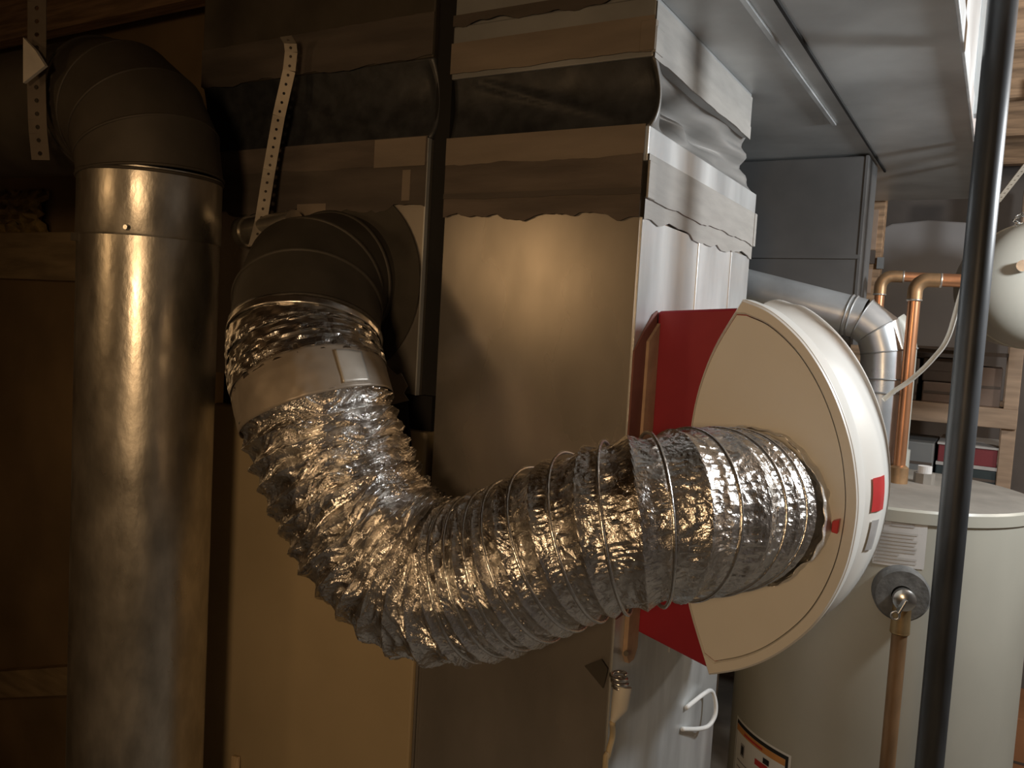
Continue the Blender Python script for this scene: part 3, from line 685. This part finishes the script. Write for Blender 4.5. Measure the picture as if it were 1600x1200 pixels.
MB().ring(V(g0.x,g0.y,1.50),(0,0,1),.023,.002,28,6).build('coupling_ring', M['galv_dull'], gp, smooth=True)
MB().tube([V(g0.x,g0.y,1.255), V(g0.x,g0.y,1.30)], .027, 28).build('coupling', M['pvc'], gp, autosmooth=50)

# copper lines
def copper(name, label, top, bottom_z, right, r, fit):
    t = thing(name, label, 'pipe', (top.x, top.y, bottom_z), 'copper water lines')
    MB().tube([V(top.x,top.y,bottom_z), V(top.x,top.y,top.z-.03)], r, 24).build('riser', M['copper'], t, autosmooth=50)
    el = [V(top.x,top.y,top.z-.036)]
    d = (right-top).normalized()
    for k in range(7):
        a = math.pi/2*k/6; el.append(top + d*(.022*(1-math.cos(a))) + V(0,0,-.022+.022*math.sin(a)))
    el.append(top + d*.04)
    MB().tube(el, r+.0022, 24).build('elbow_fitting', M['copper_dull'], t, autosmooth=50)
    MB().ring(el[0]+V(0,0,-.001), (0,0,1), r+.001, .0022, 24, 6).build('solder_ring', M['solder'], t, smooth=True)
    MB().ring(el[-1], d, r+.001, .0022, 24, 6).build('solder_ring', M['solder'], t, smooth=True)
    MB().tube([top+d*.035, right], r, 24).build('horizontal_run', M['copper'], t, autosmooth=50)
    MB().tube([right+V(0,0,-.012), V(right.x,right.y,2.118)], r+.0005, 24).build('upper_riser', M['copper'], t, autosmooth=50)
    if fit:
        MB().tube([V(top.x,top.y,bottom_z-.004), V(top.x,top.y,bottom_z+.03), V(top.x,top.y,bottom_z+.034)], [r+.006,r+.006,r+.001], 20).build('nipple', M['copper_dull'], t, autosmooth=40)
    return t
t1 = at(1446, 438, 1.515); b1 = on_z(1405, 752, 1.252)
c1 = V((t1.x+b1.x)/2, (t1.y+b1.y)/2, t1.z)
copper('copper_pipe', 'nearer copper water pipe rising from the heater top', V(b1.x,b1.y-.03,t1.z), 1.252, at(1529,441,1.47), .0105, True)
t2 = at(1377, 431, 1.68)
copper('copper_pipe', 'farther copper water pipe with its elbow above the vent pipe', t2, 1.252, at(1527,437,1.62), .0095, False)
bf = thing('cold_inlet_fitting', 'short grey capped fitting on the heater top beside the copper pipe', 'fitting', (.262,.815,1.25))
MB().tube([(.262,.815,1.248),(.262,.815,1.272)], .018, 8).build('hex_body', M['heater_top'], bf)
MB().tube([(.262,.815,1.272),(.262,.815,1.285)], .012, 20).build('cap', M['paper'], bf)
tag(MB().prism([(.225,.630),(.275,.628),(.268,.655),(.232,.660)], 'z', 1.2475, 1.2490).build('paper_scrap', M['paper'], base=(.25,.64,1.2475)), 'small pale paper scrap lying on the water heater top', 'paper')

# black iron pole
po = thing('gas_pipe', 'black iron pipe standing upright in front of the water heater', 'pipe', (.330,.285,0))
MB().tube([(.330,.285,0),(.330,.285,2.115)], .0167, 40).build('pipe', M['iron'], po, autosmooth=50)
MB().lathe([(.017,0),(.045,0),(.045,.006),(.022,.012),(.017,.03)], (.330,.285,0), 32).build('floor_flange', M['iron'], po, autosmooth=40)

# expansion tank at the right edge
xt = at(1612, 447, 1.94)
et = thing('expansion_tank', 'round cream painted expansion tank at the right edge behind the black pole', 'tank', (xt.x,xt.y,xt.z-.14))
prof = [(.0005,-.19)]+[(.142*math.sin(a), -.08-.11*math.cos(a)) for a in [math.pi/2*k/12 for k in range(1,13)]]
prof += [(.142,-.06),(.1435,-.05),(.1435,.05),(.142,.06)]+[(.142*math.cos(a), .08+.11*math.sin(a)) for a in [math.pi/2*k/12 for k in range(0,12)]]+[(.0005,.19)]
MB().lathe(prof, xt, 64, (-.30,.95,0.0)).build('tank_shell', M['tank_white'], et, autosmooth=50)
MB().ring(xt, (-.30,.95,0), .1435, .003, 64, 6).build('weld_seam', M['tank_white'], et, smooth=True)
hk = at(1597,343,1.90)
MB().tube([xt+V(0,0,.135), V(xt.x,xt.y,2.12)], .011, 16).build('hanger_rod', M['steel'], et, autosmooth=50)
vb = at(1598,415,1.765)
MB().tube([vb, vb+V(.0,.03,0)], .012, 16).build('valve_cap', M['steel'], et, autosmooth=40)
wn = thing('wire_tangle', 'tangled bit of bright wire above the cream tank', 'wire', tuple(hk))
pw = [hk+V(.014*math.cos(a*1.0)+.004*math.sin(a*3.1), .006*math.sin(a*1.7), .012*math.sin(a)+.004*math.cos(a*2.3)) for a in [k*.32 for k in range(64)]]
MB().tube(pw, .0016, 6).build('wire', M['steel'], wn, smooth=True)
strap('hanger_strap', 'perforated metal strap slanting behind the black pole at far right', [at(1556,318,1.6), at(1600,262,1.5), at(1680,160,1.35)], V(math.cos(YAW), math.sin(YAW), .5), .019, .013)
# humidifier water tube
PC = V(.330,.285,0)
tag(MB().tube(spline([on_y(1380,625,.315), on_y(1396,612,.32), on_y(1425,592,.33), on_y(1458,560,.335), on_y(1482,525,.335), PC+HEAD*.026+V(0,0,1.585), PC+HEAD*.012+cam_x*.017+V(0,0,1.66), PC+HEAD*.010+cam_x*.018+V(0,0,1.76), PC+HEAD*.010+cam_x*.018+V(0,0,2.115)], 10), .0032, 12).build('water_tube', M['tube_white'], smooth=True, base=(.3,.35,1.45)),
    'thin white plastic tube rising from the humidifier towards the black pole', 'tube')

# ------------------------------------------------------------------ cable bits by the plenum corner
cl = thing('cable_clamp', 'coiled cable clamp with a pale plastic sleeve on the plenum corner', 'cable clamp', tuple(on_x(968,1060,.004)))
k0 = on_x(966,1052,.014); k1 = on_x(972,1082,.014)
pw = [k0+(k1-k0)*(i/60)+V(.009*math.cos(i*.42), .009*math.sin(i*.42), 0) for i in range(61)]
MB().tube(pw, .0022, 8).build('coil', M['steel'], cl, smooth=True)
s0, s1, s2 = on_x(973,1072,.016), on_x(968,1105,.016), on_x(957,1128,.012)
MB().tube([s0, s1, s2], [.011,.010,.003], 16).build('sleeve', M['tube_white'], cl, autosmooth=50)
MB().tube([on_x(978,1021,.004), on_x(978,1021,.012)], .0032, 12).build('screw', M['dark_galv'], cl, autosmooth=40)
MB().prism([(p.x, p.z) for p in (on_y(914,1040,-.006), on_y(940,1030,-.006), on_y(950,1045,-.006), on_y(943,1075,-.006))], 'y', -.0075, -.006).build('torn_flap', M['dark_metal'], cl)
w0 = s2; tag(MB().tube(spline([w0, on_x(957,1150,.008), on_x(950,1180,.007), on_x(944,1230,.006), V(.006,.02,.6), V(.006,.02,.012)], 8), .0035, 10).build('control_wire', M['wire_beige'], smooth=True, base=(0,0,0)), 'beige control wire running down the plenum corner', 'wire')
lp = [on_x(p[0],p[1],x) for p, x in (((1066,1139),.006),((1090,1139),.012),((1107,1134),.02),((1117,1118),.024),((1118,1098),.022),((1112,1080),.016),((1100,1084),.012),((1072,1106),.006))]
tag(MB().tube(spline(lp, 8), .0034, 10).build('cable_loop', M['cable_white'], smooth=True, base=tuple(lp[0])), 'white cable loop on the plenum side below the humidifier', 'cable')
# stick leaning on the cabinet
tag(MB().bar((-.50,-.12,.0),(-.609,-.006,.806),.014,.006,up=(0,1,0)).build('paint_stick', M['stick'], base=(-.50,-.12,0), bevel=.001), 'pale wooden stick leaning on the tan cabinet at the bottom edge', 'stick')

# ------------------------------------------------------------------ storage shelves in the background
SY = 1.95
sh = thing('storage_shelf', 'wooden storage shelving behind the water heater', 'shelf', (.2,2.2,0))
for x in (.385, -.55):
    for y in (SY, SY+.42): MB().box((x,y,0),(x+.038,y+.06,2.05)).build('post', M['shelf_wood'], sh, bevel=.002)
for z in (1.28, 1.03, .62):
    MB().box((-.55,SY-.019,z),(.423,SY,z+.058)).build('rail', M['shelf_wood'], sh, bevel=.002)
    MB().box((-.54,SY,z+.045),(.415,SY+.46,z+.058)).build('shelf_board', M['shelf_wood'], sh)
MB().box((-.54,SY+.005,1.488),(.415,SY+.46,1.500)).build('shelf_board', M['box_dark'], sh)
def carton(name, label, a, b, mt, lid=None, cat='box'):
    t = thing(name, label, cat, ((a[0]+b[0])/2,(a[1]+b[1])/2,a[2]))
    MB().box(a, b).build('body', M[mt], t, bevel=.004)
    if lid: MB().box((a[0]-.004,a[1]-.004,b[2]),(b[0]+.004,b[1]+.004,b[2]+.014)).build('lid', M[lid], t, bevel=.002)
    else: MB().box((a[0]+.002,a[1]-.0015,(a[2]+b[2])/2-.004),(b[0]-.002,a[1]+.004,(a[2]+b[2])/2+.004)).build('flap_seam', M['box_dark'], t)
    return t
pn = thing('wrapped_board', 'large grey wrapped board with a rounded top behind the copper pipes', 'board', (.14,2.0,1.502))
MB().prism([(.0,1.502),(.275,1.502),(.275,1.86),(.24,1.882),(.14,1.89),(.04,1.88),(.0,1.86)], 'y', SY-.01, SY+.09).build('wrapped_face', M['panel_grey'], pn, bevel=.006)
MB().box((.0,SY-.013,1.5015),(.275,SY-.009,1.509)).build('lower_edge', M['box_dark'], pn)
carton('storage_box', 'brown carton on the middle shelf left of the black pole', (.165,SY+.02,1.338),(.26,SY+.3,1.40), 'box_brown')
carton('storage_box', 'square brown carton on the middle shelf right of the black pole', (.275,SY+.02,1.338),(.375,SY+.3,1.455), 'box_brown')
carton('storage_box', 'dark carton on top of the left carton on the middle shelf', (.16,SY+.04,1.402),(.262,SY+.3,1.475), 'box_dark')
carton('storage_box', 'dark brown carton at the left end of the middle shelf', (.03,SY+.03,1.338),(.15,SY+.3,1.47), 'box_dark')
carton('storage_bin', 'grey bin on the lower shelf beside the copper riser', (.115,SY-.02,1.088),(.215,SY+.25,1.215), 'box_grey', cat='bin')
tr2 = thing('red_tray', 'dark red tray with pale rims on the lower shelf', 'tray', (.32,SY+.1,1.15))
MB().box((.225,SY+.01,1.160),(.382,SY+.3,1.215)).build('tray_body', M['tray_red'], tr2, bevel=.003)
MB().box((.222,SY+.005,1.213),(.384,SY+.3,1.219)).build('tray_rim', M['paper'], tr2)
MB().box((.222,SY+.005,1.150),(.384,SY+.3,1.160)).build('tray_foot', M['paper'], tr2)
carton('tool_case', 'dark teal case under the red tray on the lower shelf', (.222,SY+.01,1.0885),(.384,SY+.3,1.149), 'teal', cat='case')
SX0, SX1 = on_y(1341,400,1.5).x, on_y(1377,400,1.5).x
su = thing('stud_post', 'wooden stud with paper tags left of the grey wrapped board', 'post', (SX0,1.52,0))
MB().box((SX0,1.50,0),(SX1,1.54,2.118)).build('post', M['joist'], su, bevel=.002)
for (p, q) in (((1347,328),(1368,390)),((1341,420),(1360,458))):
    a, b = on_y(*p,1.497), on_y(*q,1.497); MB().box((a.x,1.496,b.z),(b.x,1.50,a.z)).build('paper_tag', M['box_tan'], su)
for (p, q, mt) in (((1354,391),(1366,412),'box_dark'),((1371,402),(1380,420),'box_grey')):
    a, b = on_y(*p,1.49), on_y(*q,1.49); MB().box((a.x,1.488,b.z),(b.x,1.50,a.z)).build('switch_plate', M[mt], su)
carton('floor_carton', 'orange brown carton standing on the floor at the right edge', (.435,2.30,.0),(.80,2.6,.30), 'orange_box')
